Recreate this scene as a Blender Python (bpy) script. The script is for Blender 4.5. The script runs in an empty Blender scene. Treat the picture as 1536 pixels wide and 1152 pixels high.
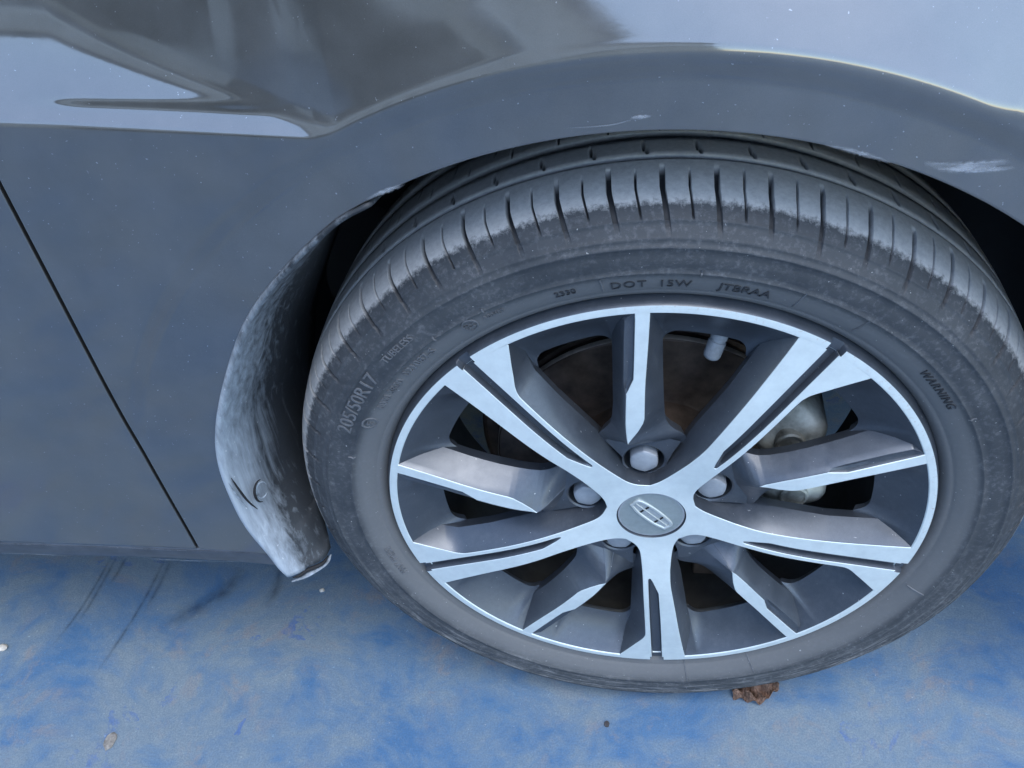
import bpy, bmesh, math, random
import numpy as np
from mathutils import Vector, Matrix
from mathutils.geometry import delaunay_2d_cdt
rnd = random.Random(7)
SC = bpy.context.scene
COL = SC.collection
HZ = 0.312                      # height of the wheel centre above the floor
R = math.radians

# ------------------------------------------------------------------ camera, sky, sun, exposure
cam_d = bpy.data.cameras.new('camera')
cam = bpy.data.objects.new('camera', cam_d)
COL.objects.link(cam)
cam.location = (-0.0284, -0.4908, 0.5984 + HZ)
cam.rotation_mode = 'XYZ'
cam.rotation_euler = (0.8430, 0.0758, 0.0995)
cam_d.sensor_width = 36.0
cam_d.lens = 1292.25 / 1536 * 36.0
cam_d.clip_start = 0.01
cam_d.clip_end = 500
SC.camera = cam

SUN_EL, SUN_AZ = R(66), R(150)   # azimuth clockwise from +Y
world = bpy.data.worlds.new('World')
SC.world = world
world.use_nodes = True
wn = world.node_tree
wn.nodes.clear()
sky = wn.nodes.new('ShaderNodeTexSky')
sky.sky_type = 'NISHITA'
sky.sun_disc = False
sky.sun_elevation = SUN_EL
sky.sun_rotation = SUN_AZ
sky.air_density = 1.1
sky.dust_density = 0.5
sky.ozone_density = 0.1
bg = wn.nodes.new('ShaderNodeBackground')
bg.inputs[1].default_value = 0.135
wo = wn.nodes.new('ShaderNodeOutputWorld')
wn.links.new(sky.outputs[0], bg.inputs[0])
wn.links.new(bg.outputs[0], wo.inputs[0])

sd = bpy.data.lights.new('sun', 'SUN')
sd.energy = 0.6
sd.angle = R(30)
sd.color = (1.0, 0.98, 0.94)
sun = bpy.data.objects.new('sun', sd)
COL.objects.link(sun)
sdir = Vector((math.sin(SUN_AZ) * math.cos(SUN_EL), math.cos(SUN_AZ) * math.cos(SUN_EL), math.sin(SUN_EL)))
sun.rotation_euler = sdir.to_track_quat('Z', 'Y').to_euler()
sun.location = sdir * 20

SC.view_settings.view_transform = 'Standard'
SC.view_settings.look = 'None'
SC.view_settings.gamma = 1
SC.view_settings.use_curve_mapping = False
SC.view_settings.exposure = 1.92

# ------------------------------------------------------------------ material helpers
def nt(name):
    m = bpy.data.materials.new(name)
    m.use_nodes = True
    t = m.node_tree
    return m, t, t.nodes['Principled BSDF']

class NB:
    """small node-tree writer"""
    def __init__(s, t): s.t = t
    def n(s, kind, **kw):
        x = s.t.nodes.new(kind)
        for k, v in kw.items():
            if k.startswith('i_'):
                key = k[2:]
                key = int(key) if key.isdigit() else key.replace('_', ' ')
                s.put(x.inputs[key], v)
            else: setattr(x, k, v)
        return x
    def put(s, sock, v):
        if isinstance(v, bpy.types.NodeSocket): s.t.links.new(v, sock)
        else: sock.default_value = v
    def noise(s, vec, scale, detail=4, rough=0.55, dist=0.0):
        x = s.n('ShaderNodeTexNoise')
        x.inputs['Scale'].default_value = scale
        x.inputs['Detail'].default_value = detail
        x.inputs['Roughness'].default_value = rough
        x.inputs['Distortion'].default_value = dist
        if vec is not None: s.t.links.new(vec, x.inputs['Vector'])
        return x.outputs['Fac']
    def ramp(s, fac, a, b, ca=(0, 0, 0, 1), cb=(1, 1, 1, 1), interp='LINEAR'):
        x = s.n('ShaderNodeValToRGB')
        x.color_ramp.interpolation = interp
        e = x.color_ramp.elements
        e[0].position, e[1].position = a, b
        e[0].color, e[1].color = ca, cb
        s.t.links.new(fac, x.inputs[0])
        return x.outputs[0]
    def mix(s, fac, a, b, blend='MIX'):
        x = s.n('ShaderNodeMix', data_type='RGBA', blend_type=blend)
        s.put(x.inputs[0], fac)
        s.put(x.inputs[6], a)
        s.put(x.inputs[7], b)
        return x.outputs[2]
    def math(s, op, a, b=0.0, c=None):
        x = s.n('ShaderNodeMath', operation=op)
        s.put(x.inputs[0], a)
        s.put(x.inputs[1], b)
        if c is not None: s.put(x.inputs[2], c)
        return x.outputs[0]
    def obj(s):
        return s.n('ShaderNodeTexCoord').outputs['Object']
    def geo(s):
        return s.n('ShaderNodeNewGeometry').outputs['Position']
    def scale(s, vec, sc):
        x = s.n('ShaderNodeMapping')
        x.inputs['Scale'].default_value = sc
        s.t.links.new(vec, x.inputs[0])
        return x.outputs[0]
    def bump(s, h, strength, dist=0.001):
        x = s.n('ShaderNodeBump')
        x.inputs['Strength'].default_value = strength
        x.inputs['Distance'].default_value = dist
        s.t.links.new(h, x.inputs['Height'])
        return x.outputs[0]
    def attr(s, name):
        return s.n('ShaderNodeAttribute', attribute_name=name).outputs['Fac']
    def xyz(s, vec):
        x = s.n('ShaderNodeSeparateXYZ')
        s.t.links.new(vec, x.inputs[0])
        return x.outputs

def c4(r, g, b): return (r, g, b, 1)

# ---- body paint: grey metallic under clear coat, with dust specks
def mat_paint():
    m, t, p = nt('grey_metallic_paint')
    b = NB(t)
    v = b.geo()
    n1 = b.noise(v, 2400, 2, 0.5)
    n2 = b.noise(v, 26, 4, 0.6)
    base = b.mix(n1, c4(0.056, 0.054, 0.049), c4(0.104, 0.100, 0.093))
    dust = b.ramp(b.noise(v, 420, 2, 0.5), 0.735, 0.77)
    base = b.mix(b.math('MULTIPLY', dust, 0.55), base, c4(0.42, 0.43, 0.44))
    film = b.math('MULTIPLY', b.ramp(n2, 0.35, 0.75), 0.10)
    base = b.mix(film, base, c4(0.30, 0.30, 0.30))
    t.links.new(base, p.inputs['Base Color'])
    p.inputs['Metallic'].default_value = 0.55
    t.links.new(b.ramp(n2, 0.3, 0.8, c4(0.36, 0.36, 0.36), c4(0.5, 0.5, 0.5)), p.inputs['Roughness'])
    p.inputs['Coat Weight'].default_value = 1.0
    p.inputs['Coat IOR'].default_value = 2.15
    t.links.new(b.ramp(n2, 0.3, 0.8, c4(0.05, 0.05, 0.05), c4(0.12, 0.12, 0.12)), p.inputs['Coat Roughness'])
    nb = b.bump(b.noise(v, 260, 2, 0.5), 0.03, 0.0004)
    t.links.new(nb, p.inputs['Coat Normal'])
    return m

def mat_simple(name, col, rough=0.5, metal=0.0, var=0.25, nscale=60, bump=0.0, coat=0.0):
    m, t, p = nt(name)
    b = NB(t)
    v = b.geo()
    n1 = b.noise(v, nscale, 5, 0.6)
    lo = tuple(c * (1 - var) for c in col)
    hi = tuple(min(1, c * (1 + var)) for c in col)
    t.links.new(b.ramp(n1, 0.3, 0.7, c4(*lo), c4(*hi)), p.inputs['Base Color'])
    p.inputs['Roughness'].default_value = rough
    p.inputs['Metallic'].default_value = metal
    p.inputs['Coat Weight'].default_value = coat
    if bump: t.links.new(b.bump(b.noise(v, nscale * 8, 3, 0.6), bump), p.inputs['Normal'])
    return m

def mat_machined():
    m, t, p = nt('machined_aluminium')
    b = NB(t)
    v = b.geo()
    x, y, z = b.xyz(v)
    zz = b.math('SUBTRACT', z, HZ)
    rad = b.math('SQRT', b.math('ADD', b.math('MULTIPLY', x, x), b.math('MULTIPLY', zz, zz)))
    lathe = b.n('ShaderNodeTexNoise', noise_dimensions='1D')
    lathe.inputs['Scale'].default_value = 2600
    lathe.inputs['Detail'].default_value = 2
    t.links.new(rad, lathe.inputs['W'])
    n2 = b.noise(v, 45, 5, 0.65)
    col = b.mix(b.ramp(n2, 0.35, 0.7), c4(0.69, 0.755, 0.75), c4(0.58, 0.64, 0.645))
    # curb rash: fine warm scuffs that keep to the outer rim on the upper right
    rash = b.ramp(b.noise(v, 300, 5, 0.7), 0.56, 0.66)
    edge = b.math('MULTIPLY', b.ramp(rad, 0.2255, 0.229), b.ramp(b.math('ADD', x, zz), 0.16, 0.24))
    col = b.mix(b.math('MULTIPLY', b.math('MULTIPLY', rash, edge), 0.6), col, c4(0.50, 0.42, 0.36))
    t.links.new(col, p.inputs['Base Color'])
    p.inputs['Metallic'].default_value = 0.5
    t.links.new(b.ramp(n2, 0.3, 0.8, c4(0.52, 0.52, 0.52), c4(0.66, 0.66, 0.66)), p.inputs['Roughness'])
    p.inputs['Coat Weight'].default_value = 0.15
    p.inputs['Coat Roughness'].default_value = 0.2
    t.links.new(b.bump(lathe.outputs['Fac'], 0.05, 0.0003), p.inputs['Normal'])
    return m

def mat_rim_paint():
    m, t, p = nt('rim_grey_paint')
    b = NB(t)
    v = b.geo()
    n1 = b.noise(v, 2000, 2, 0.5)
    n2 = b.noise(v, 34, 6, 0.68)
    n3 = b.noise(v, 190, 5, 0.7)
    col = b.mix(n1, c4(0.045, 0.054, 0.068), c4(0.085, 0.098, 0.118))
    dust = b.math('MULTIPLY', b.ramp(n2, 0.36, 0.74), b.ramp(n3, 0.25, 0.75))
    col = b.mix(b.math('MULTIPLY', dust, 0.35), col, c4(0.19, 0.21, 0.24))
    spk = b.ramp(b.noise(v, 330, 2, 0.5), 0.745, 0.77)
    col = b.mix(b.math('MULTIPLY', spk, 0.6), col, c4(0.6, 0.6, 0.6))
    t.links.new(col, p.inputs['Base Color'])
    p.inputs['Metallic'].default_value = 0.55
    t.links.new(b.ramp(n2, 0.3, 0.75, c4(0.34, 0.34, 0.34), c4(0.56, 0.56, 0.56)), p.inputs['Roughness'])
    p.inputs['Coat Weight'].default_value = 0.35
    p.inputs['Coat Roughness'].default_value = 0.25
    t.links.new(b.bump(n3, 0.06, 0.0004), p.inputs['Normal'])
    return m

def mat_tyre():
    m, t, p = nt('tyre_rubber')
    b = NB(t)
    v = b.geo()
    wear = b.attr('wear')          # 1 on the ground-off tread, 0 on the sidewall
    bead = b.attr('bead')
    cut = b.attr('cut')
    n1 = b.noise(v, 240, 5, 0.7)
    n2 = b.noise(v, 28, 6, 0.65)
    n3 = b.noise(v, 900, 3, 0.6)
    side = b.mix(b.ramp(n2, 0.3, 0.75), c4(0.026, 0.030, 0.035), c4(0.056, 0.061, 0.067))
    side = b.mix(b.math('MULTIPLY', b.ramp(n1, 0.50, 0.7), b.ramp(n2, 0.35, 0.65, c4(0.15, 0.15, 0.15), c4(0.6, 0.6, 0.6))), side, c4(0.16, 0.165, 0.175))
    side = b.mix(b.math('MULTIPLY', bead, 0.75), side, c4(0.135, 0.137, 0.139))
    trd = b.mix(b.ramp(n1, 0.3, 0.7), c4(0.32, 0.32, 0.315), c4(0.44, 0.436, 0.425))
    trd = b.mix(b.math('MULTIPLY', b.ramp(n3, 0.6, 0.75), 0.25), trd, c4(0.48, 0.47, 0.455))
    wmask = b.ramp(b.math('ADD', wear, b.math('MULTIPLY', b.math('SUBTRACT', n1, 0.5), 0.7)), 0.34, 0.62)
    col = b.mix(wmask, side, trd)
    spk = b.ramp(b.noise(v, 360, 2, 0.5), 0.735, 0.765)
    col = b.mix(b.math('MULTIPLY', spk, 0.55), col, c4(0.45, 0.46, 0.46))
    # scuffed grey streaks running round the low sidewall
    x, y, z = b.xyz(v)
    zz = b.math('SUBTRACT', z, HZ)
    rad = b.math('SQRT', b.math('ADD', b.math('MULTIPLY', x, x), b.math('MULTIPLY', zz, zz)))
    ang = b.math('ARCTAN2', zz, x)
    cmb = b.n('ShaderNodeCombineXYZ')
    b.put(cmb.inputs[0], b.math('MULTIPLY', rad, 420))
    b.put(cmb.inputs[1], b.math('MULTIPLY', ang, 7))
    st = b.noise(cmb.outputs[0], 1.0, 5, 0.7)
    low = b.math('MULTIPLY', b.ramp(rad, 0.258, 0.282), b.ramp(st, 0.50, 0.68))
    half = b.ramp(b.math('MULTIPLY', zz, -1.0), 0.02, 0.22)
    col = b.mix(b.math('MULTIPLY', b.math('MULTIPLY', low, half), 0.75), col, c4(0.30, 0.30, 0.295))
    col = b.mix(b.math('MULTIPLY', b.ramp(st, 0.6, 0.75), 0.25), col, c4(0.13, 0.135, 0.145))
    col = b.mix(cut, col, c4(0.030, 0.031, 0.034))
    t.links.new(col, p.inputs['Base Color'])
    t.links.new(b.ramp(n2, 0.3, 0.8, c4(0.52, 0.52, 0.52), c4(0.78, 0.78, 0.78)), p.inputs['Roughness'])
    p.inputs['Specular IOR Level'].default_value = 0.45
    h = b.math('ADD', b.math('MULTIPLY', n3, 0.6), n1)
    t.links.new(b.bump(h, 0.22, 0.0006), p.inputs['Normal'])
    return m

def mat_guard():
    m, t, p = nt('dusty_black_plastic')
    b = NB(t)
    v = b.geo()
    st = b.noise(b.scale(v, (190, 150, 6)), 1.0, 7, 0.66, 0.3)
    n2 = b.noise(v, 95, 6, 0.72)
    d = b.attr('dust')
    k = b.math('ADD', d, b.math('MULTIPLY', b.math('SUBTRACT', b.math('ADD', b.math('MULTIPLY', st, 0.86), b.math('MULTIPLY', n2, 0.14)), 0.5), 1.5))
    col = b.mix(b.ramp(k, 0.10, 0.95), c4(0.020, 0.023, 0.027), c4(0.33, 0.37, 0.41))
    spk = b.ramp(b.noise(v, 300, 2, 0.5), 0.72, 0.75)
    col = b.mix(b.math('MULTIPLY', spk, b.math('MULTIPLY', d, 0.8)), col, c4(0.62, 0.63, 0.64))
    t.links.new(col, p.inputs['Base Color'])
    p.inputs['Roughness'].default_value = 0.62
    t.links.new(b.bump(b.math('ADD', st, n2), 0.35, 0.0012), p.inputs['Normal'])
    return m

def mat_floor():
    m, t, p = nt('worn_blue_floor_paint')
    b = NB(t)
    v = b.geo()
    warp = b.n('ShaderNodeTexNoise')
    warp.inputs['Scale'].default_value = 5
    warp.inputs['Detail'].default_value = 3
    t.links.new(v, warp.inputs['Vector'])
    va = b.n('ShaderNodeVectorMath', operation='MULTIPLY_ADD')
    t.links.new(warp.outputs['Color'], va.inputs[0])
    va.inputs[1].default_value = (0.16, 0.16, 0.16)
    t.links.new(v, va.inputs[2])
    w = va.outputs[0]
    big = b.noise(w, 5.2, 6, 0.66)
    mid = b.noise(w, 17, 7, 0.70)
    fine = b.noise(v, 90, 6, 0.72)
    drag = b.noise(b.scale(w, (9, 26, 1)), 1.0, 6, 0.68)
    blue = b.mix(b.ramp(mid, 0.32, 0.7), c4(0.060, 0.190, 0.375), c4(0.135, 0.275, 0.430))
    grey = b.mix(b.ramp(fine, 0.3, 0.7), c4(0.205, 0.280, 0.315), c4(0.295, 0.365, 0.375))
    worn = b.math('ADD', b.math('MULTIPLY', big, 0.45), b.math('ADD', b.math('MULTIPLY', mid, 0.30), b.math('MULTIPLY', drag, 0.25)))
    col = b.mix(b.ramp(worn, 0.42, 0.545), blue, grey)
    # ochre grime where the paint has gone
    och = b.math('MULTIPLY', b.ramp(b.noise(w, 26, 7, 0.74), 0.52, 0.66), b.ramp(b.noise(v, 5.0, 3, 0.5), 0.43, 0.58))
    col = b.mix(b.math('MULTIPLY', och, 0.75), col, c4(0.36, 0.32, 0.27))
    vivid = b.math('MULTIPLY', b.ramp(b.noise(w, 24, 7, 0.72), 0.50, 0.62), b.ramp(big, 0.62, 0.44))
    col = b.mix(b.math('MULTIPLY', vivid, 0.7), col, c4(0.045, 0.150, 0.46))
    grain = b.noise(v, 520, 4, 0.75)
    col = b.mix(b.ramp(grain, 0.36, 0.62), b.mix(0.46, col, c4(0.05, 0.075, 0.13)), col)
    wht = b.math('MULTIPLY', b.ramp(b.noise(w, 140, 5, 0.7), 0.60, 0.72), b.ramp(mid, 0.45, 0.65))
    col = b.mix(b.math('MULTIPLY', wht, 0.4), col, c4(0.46, 0.48, 0.50))
    spk = b.ramp(b.noise(v, 230, 2, 0.5), 0.735, 0.77)
    col = b.mix(b.math('MULTIPLY', spk, 0.5), col, c4(0.55, 0.56, 0.58))
    spd = b.ramp(b.noise(v, 150, 3, 0.6), 0.30, 0.26)
    col = b.mix(b.math('MULTIPLY', spd, 0.4), col, c4(0.05, 0.07, 0.12))
    t.links.new(col, p.inputs['Base Color'])
    t.links.new(b.ramp(worn, 0.38, 0.62, c4(0.34, 0.34, 0.34), c4(0.60, 0.60, 0.60)), p.inputs['Roughness'])
    p.inputs['Specular IOR Level'].default_value = 0.4
    h = b.math('ADD', b.math('ADD', b.math('MULTIPLY', fine, 0.5), mid), b.math('MULTIPLY', grain, 0.5))
    t.links.new(b.bump(h, 0.30, 0.002), p.inputs['Normal'])
    return m

def mat_mark(name, col, lo, hi, scale=(60, 60, 60), amount=1.0, rough=0.6):
    m, t, p = nt(name)
    b = NB(t)
    v = b.geo()
    n1 = b.noise(b.scale(v, scale), 1.0, 6, 0.72)
    p.inputs['Base Color'].default_value = c4(*col)
    p.inputs['Roughness'].default_value = rough
    e = b.attr('fade')
    a = b.math('MULTIPLY', b.ramp(b.math('MULTIPLY', n1, b.math('ADD', 0.55, b.math('MULTIPLY', e, 0.6))), lo, hi), b.math('MULTIPLY', e, amount))
    t.links.new(a, p.inputs['Alpha'])
    return m

M = {}
M['paint'] = mat_paint()
M['machined'] = mat_machined()
M['rimpaint'] = mat_rim_paint()
M['tyre'] = mat_tyre()
M['guard'] = mat_guard()
M['floor'] = mat_floor()
M['black'] = mat_simple('black_plastic', (0.012, 0.013, 0.015), 0.7)
M['dark'] = mat_simple('dark_gap', (0.006, 0.006, 0.007), 0.8)
M['sill'] = mat_simple('satin_grey_sill', (0.055, 0.062, 0.075), 0.4, 0.3, 0.3, 40, 0.05, 0.4)
M['cap'] = mat_simple('satin_grey_cap', (0.25, 0.29, 0.295), 0.32, 0.35, 0.08, 200, 0.0, 0.5)
M['chrome'] = mat_simple('satin_silver', (0.58, 0.61, 0.59), 0.42, 0.7, 0.06, 300)
M['nut'] = mat_simple('matt_silver_nut', (0.30, 0.325, 0.355), 0.5, 0.3, 0.12, 120, 0.04)
M['disc'] = mat_simple('brown_rusty_iron', (0.075, 0.056, 0.045), 0.5, 0.5, 0.45, 60, 0.1)
M['steel'] = mat_simple('worn_bright_steel', (0.50, 0.45, 0.40), 0.4, 0.7, 0.25, 90, 0.05)
M['cast'] = mat_simple('cast_caliper_metal', (0.34, 0.345, 0.30), 0.5, 0.3, 0.75, 34, 0.2)
M['valve'] = mat_simple('grey_valve_rubber', (0.20, 0.22, 0.24), 0.55, 0.0, 0.2, 200)
M['leaf'] = mat_simple('dry_brown_leaf', (0.150, 0.088, 0.060), 0.75, 0.0, 0.75, 130, 0.3)
M['chip'] = mat_simple('pale_stone', (0.50, 0.46, 0.40), 0.85, 0.0, 0.35, 200, 0.3)
M['clod'] = mat_simple('brown_dirt', (0.20, 0.185, 0.165), 0.9, 0.0, 0.5, 200, 0.4)
M['darkchip'] = mat_simple('dark_grit', (0.05, 0.045, 0.045), 0.85, 0.0, 0.3, 200, 0.3)
M['scratch'] = mat_mark('bare_scratch', (0.42, 0.45, 0.49), 0.22, 0.62, (90, 240, 420), 0.8, 0.6)
M['faint'] = mat_mark('faint_scratch', (0.34, 0.37, 0.41), 0.2, 0.6, (90, 240, 420), 0.55, 0.6)
M['scuff'] = mat_mark('black_rubber_scuff', (0.035, 0.045, 0.065), 0.20, 0.75, (60, 60, 60), 0.50, 0.7)
M['darktrim'] = mat_simple('dark_grey_trim', (0.06, 0.065, 0.07), 0.6, 0.0, 0.1, 2)
M['whitetrim'] = mat_simple('white_trim', (0.75, 0.75, 0.73), 0.6, 0.0, 0.1, 2)
M['wall'] = mat_simple('grey_render_wall', (0.52, 0.52, 0.51), 0.85, 0.0, 0.2, 2.0)

# ------------------------------------------------------------------ object helpers
def mesh_obj(name, verts, faces, mats, parent=None, fmat=None, smooth=True, loc=None, attrs=None, sharp=None):
    me = bpy.data.meshes.new(name)
    me.from_pydata([tuple(map(float, v)) for v in verts], [], [tuple(map(int, f)) for f in faces])
    if not isinstance(mats, (list, tuple)): mats = [mats]
    for m in mats: me.materials.append(m)
    if fmat is not None: me.polygons.foreach_set('material_index', np.asarray(fmat, dtype=np.int32))
    if smooth: me.polygons.foreach_set('use_smooth', np.ones(len(me.polygons), dtype=bool))
    if attrs:
        for k, a in attrs.items():
            at = me.attributes.new(k, 'FLOAT', 'POINT')
            at.data.foreach_set('value', np.asarray(a, dtype=np.float32))
    me.update()
    if sharp is not None: me.set_sharp_from_angle(angle=R(sharp))
    o = bpy.data.objects.new(name, me)
    COL.objects.link(o)
    if parent is not None: o.parent = parent
    if loc is not None: o.location = loc
    return o

def empty(name, loc=(0, 0, 0), parent=None):
    o = bpy.data.objects.new(name, None)
    COL.objects.link(o)
    o.location = loc
    o.empty_display_size = 0.1
    if parent is not None: o.parent = parent
    return o

def grid_faces(nr, nc, closed=False, flip=False):
    f = []
    cc = nc if closed else nc - 1
    for i in range(nr - 1):
        a0 = i * nc
        for j in range(cc):
            j2 = (j + 1) % nc
            q = (a0 + j, a0 + j2, a0 + nc + j2, a0 + nc + j)
            f.append(q[::-1] if flip else q)
    return f

class Mesh:
    """collects pieces for one object; (u, v, y) wheel-face space or plain xyz"""
    def __init__(s): s.v, s.f, s.m = [], [], []
    def add(s, verts, faces, mat=0):
        o = len(s.v)
        s.v += [tuple(x) for x in verts]
        s.f += [tuple(i + o for i in f) for f in faces]
        s.m += [mat] * len(faces)
    def strip(s, rows, mat=0, closed=False, flip=False):
        nc = len(rows[0])
        s.add([p for r in rows for p in r], grid_faces(len(rows), nc, closed, flip), mat)
    def build(s, name, mats, parent=None, sharp=35, **kw):
        o = mesh_obj(name, s.v, s.f, mats, parent, s.m, True, sharp=None, **kw)
        me = o.data
        bm = bmesh.new()
        bm.from_mesh(me)
        bmesh.ops.remove_doubles(bm, verts=bm.verts, dist=1e-6)
        bmesh.ops.recalc_face_normals(bm, faces=bm.faces) if kw.get('recalc') else None
        bm.to_mesh(me)
        bm.free()
        me.set_sharp_from_angle(angle=R(sharp))
        return o

def smooth_chain(pts, n=60):
    """Catmull-Rom through the points, n samples evenly by length"""
    P = np.array(pts, float)
    Q = np.vstack([2 * P[0] - P[1], P, 2 * P[-1] - P[-2]])
    out = []
    for i in range(1, len(Q) - 2):
        for t in np.linspace(0, 1, 24, endpoint=False):
            p0, p1, p2, p3 = Q[i - 1], Q[i], Q[i + 1], Q[i + 2]
            out.append(0.5 * (2 * p1 + (p2 - p0) * t + (2 * p0 - 5 * p1 + 4 * p2 - p3) * t * t + (3 * p1 - p0 - 3 * p2 + p3) * t ** 3))
    out.append(P[-1])
    return resample(np.array(out), n)

def resample(P, n):
    P = np.asarray(P, float)
    L = np.r_[0, np.cumsum(np.linalg.norm(np.diff(P, axis=0), axis=1))]
    t = np.linspace(0, L[-1], n)
    return np.stack([np.interp(t, L, P[:, k]) for k in range(P.shape[1])], 1)

def sstep(a, b, x):
    t = np.clip((np.asarray(x, float) - a) / (b - a), 0, 1)
    return t * t * (3 - 2 * t)

# ================================================================== the setting
def build_floor():
    n = 60
    s = np.linspace(-1, 1, n)
    g = np.sign(s) * (np.abs(s) ** 2.5) * 60
    X, Y = np.meshgrid(g, g)
    vs = np.stack([X.ravel(), Y.ravel(), 0 * X.ravel()], 1)
    o = mesh_obj('floor', vs, grid_faces(n, n), M['floor'], None, smooth=False)
    o['kind'] = 'structure'
    o['label'] = 'worn blue painted floor under the car'
    return o
floor = build_floor()

def build_wall():
    # unseen plain grey building, added across the yard for the left paintwork to mirror
    m = Mesh()
    def slab(x0, x1, y0, y1, z0, z1):
        P = [(x, y, z) for z in (z0, z1) for x, y in ((x0, y0), (x1, y0), (x1, y1), (x0, y1))]
        m.add(P, [(0, 3, 2, 1), (4, 5, 6, 7), (0, 1, 5, 4), (1, 2, 6, 5), (2, 3, 7, 6), (3, 0, 4, 7)])
    slab(-26, 1.1, -13, -8.0, 0, 4.2)
    o = m.build('building', [M['wall']], None, sharp=20)
    m = Mesh()
    slab(-26.2, 1.3, -13.2, -7.6, 4.2, 4.4)
    m.build('roof_edge', [M['darktrim']], o)
    m = Mesh()
    slab(-26.0, 1.1, -7.998, -7.2, 2.75, 2.90)
    m.build('reflection_canopy', [M['whitetrim']], o)  # white slab added to draw a bright line in the paint reflection
    for k in range(5):
        m = Mesh()
        slab(-5.2 - k * 4.6, -2.2 - k * 4.6, -7.998, -7.96, 0.05, 2.3)
        m.build('shutter_door', [M['darktrim']], o)
    o['label'] = 'plain grey flat-roofed building across the yard, unseen, added to be mirrored in the paintwork'
    o['category'] = 'building'
build_wall()

# ================================================================== the car
car = empty('car', (0, 0, 0))
car['label'] = 'grey metallic car seen close at its front wheel and fender'
car['category'] = 'car'

# ---- shape of the body side: outward offset as a function of (x, z above wheel centre)
Y0 = -0.030
C2 = (-0.0136, -0.0198); R2 = 0.4401
C1 = (-0.0103, -0.0117); R1 = 0.3879
DD = np.linspace(0, 0.6, 1201)
def gtab(alpha):
    sl = np.tan(np.radians(alpha)) * sstep(0.0, 0.007, DD)
    return np.r_[0, np.cumsum((sl[1:] + sl[:-1]) / 2 * np.diff(DD))]
G_R = gtab(np.interp(DD, [0, 0.05, 0.15, 0.30, 0.6], [30, 31, 33, 48, 70]))
G_T = gtab(np.interp(DD, [0, 0.05, 0.10, 0.20, 0.40, 0.6], [9, 11, 13, 15, 24, 36]))          # the plain flank
_led = (np.tan(np.radians(np.interp(DD, [0, 0.010, 0.030, 0.055, 0.078], [40, 37, 30, 17, 10]))) - math.tan(R(10))) * sstep(0.0, 0.007, DD) * (DD < 0.078)
G_L = np.r_[0, np.cumsum((_led[1:] + _led[:-1]) / 2 * np.diff(DD))]                              # the ledge above the crease
_dip = np.exp(-((DD - 0.0150) / 0.0032) ** 2) * 0.42
G_D = np.r_[0, np.cumsum((_dip[1:] + _dip[:-1]) / 2 * np.diff(DD))]                              # hollow shaped to put a dark reflected streak into the ledge
def body_y(x, z):
    x = np.asarray(x, float); z = np.asarray(z, float)
    zc = 0.3765 + np.clip(-0.206 - x, 0, 2) * 0.062
    d1 = z - zc
    d2 = np.hypot(x - C2[0], z - C2[1]) - R2
    k = np.clip(0.004 + 0.9 * np.maximum(np.minimum(d1, d2), 0), 0.004, 0.10)
    h = np.clip(0.5 + 0.5 * (d2 - d1) / k, 0, 1)
    d = d2 * (1 - h) + d1 * h - k * h * (1 - h)
    dp = np.clip(d, 0, 0.6)
    w = sstep(-0.24, 0.13, x)
    b = np.clip((-0.175 - x) / 0.19, 0.10, 1.0)          # the ledge along the crease pinches out at the flare
    streak_x = sstep(-0.40, -0.345, x) * sstep(-0.215, -0.26, x)
    g = (b * np.interp(dp / b, DD, G_L) + np.interp(dp, DD, G_T) - streak_x * np.interp(dp, DD, G_D)) * (1 - w) + np.interp(dp, DD, G_R) * w
    # raised bead along the flare, dying out down the rear side
    ang = np.degrees(np.arctan2(z - C2[1], x - C2[0]))
    fade = 1 - sstep(140, 174, np.where(ang < -90, ang + 360, ang))
    e = -d2
    bead = 0.0032 * fade * (sstep(0.000, 0.017, e) - 0.8 * sstep(0.022, 0.110, e))
    # the panel below the crease tucks in gently towards the sill
    tuck = 0.010 * sstep(0.20, -0.10, z) * sstep(-0.25, -0.40, x)
    return Y0 + g + bead + tuck

GUARD_L = [(-0.353, -0.040), (-0.3615, 0.000), (-0.3635, 0.037), (-0.3600, 0.088), (-0.3475, 0.135), (-0.321, 0.192), (-0.291, 0.242), (-0.255, 0.282), (-0.212, 0.3185), (-0.186, 0.333)]
DOOR_X = -0.4245
SILL_Z = -0.0375

def lip_curve(n):
    a = np.radians(np.linspace(116, -9, 260))
    arc = [(C1[0] + R1 * math.cos(t), C1[1] + R1 * math.sin(t)) for t in a]
    return smooth_chain(GUARD_L[:-1] + arc[::6], n)

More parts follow.
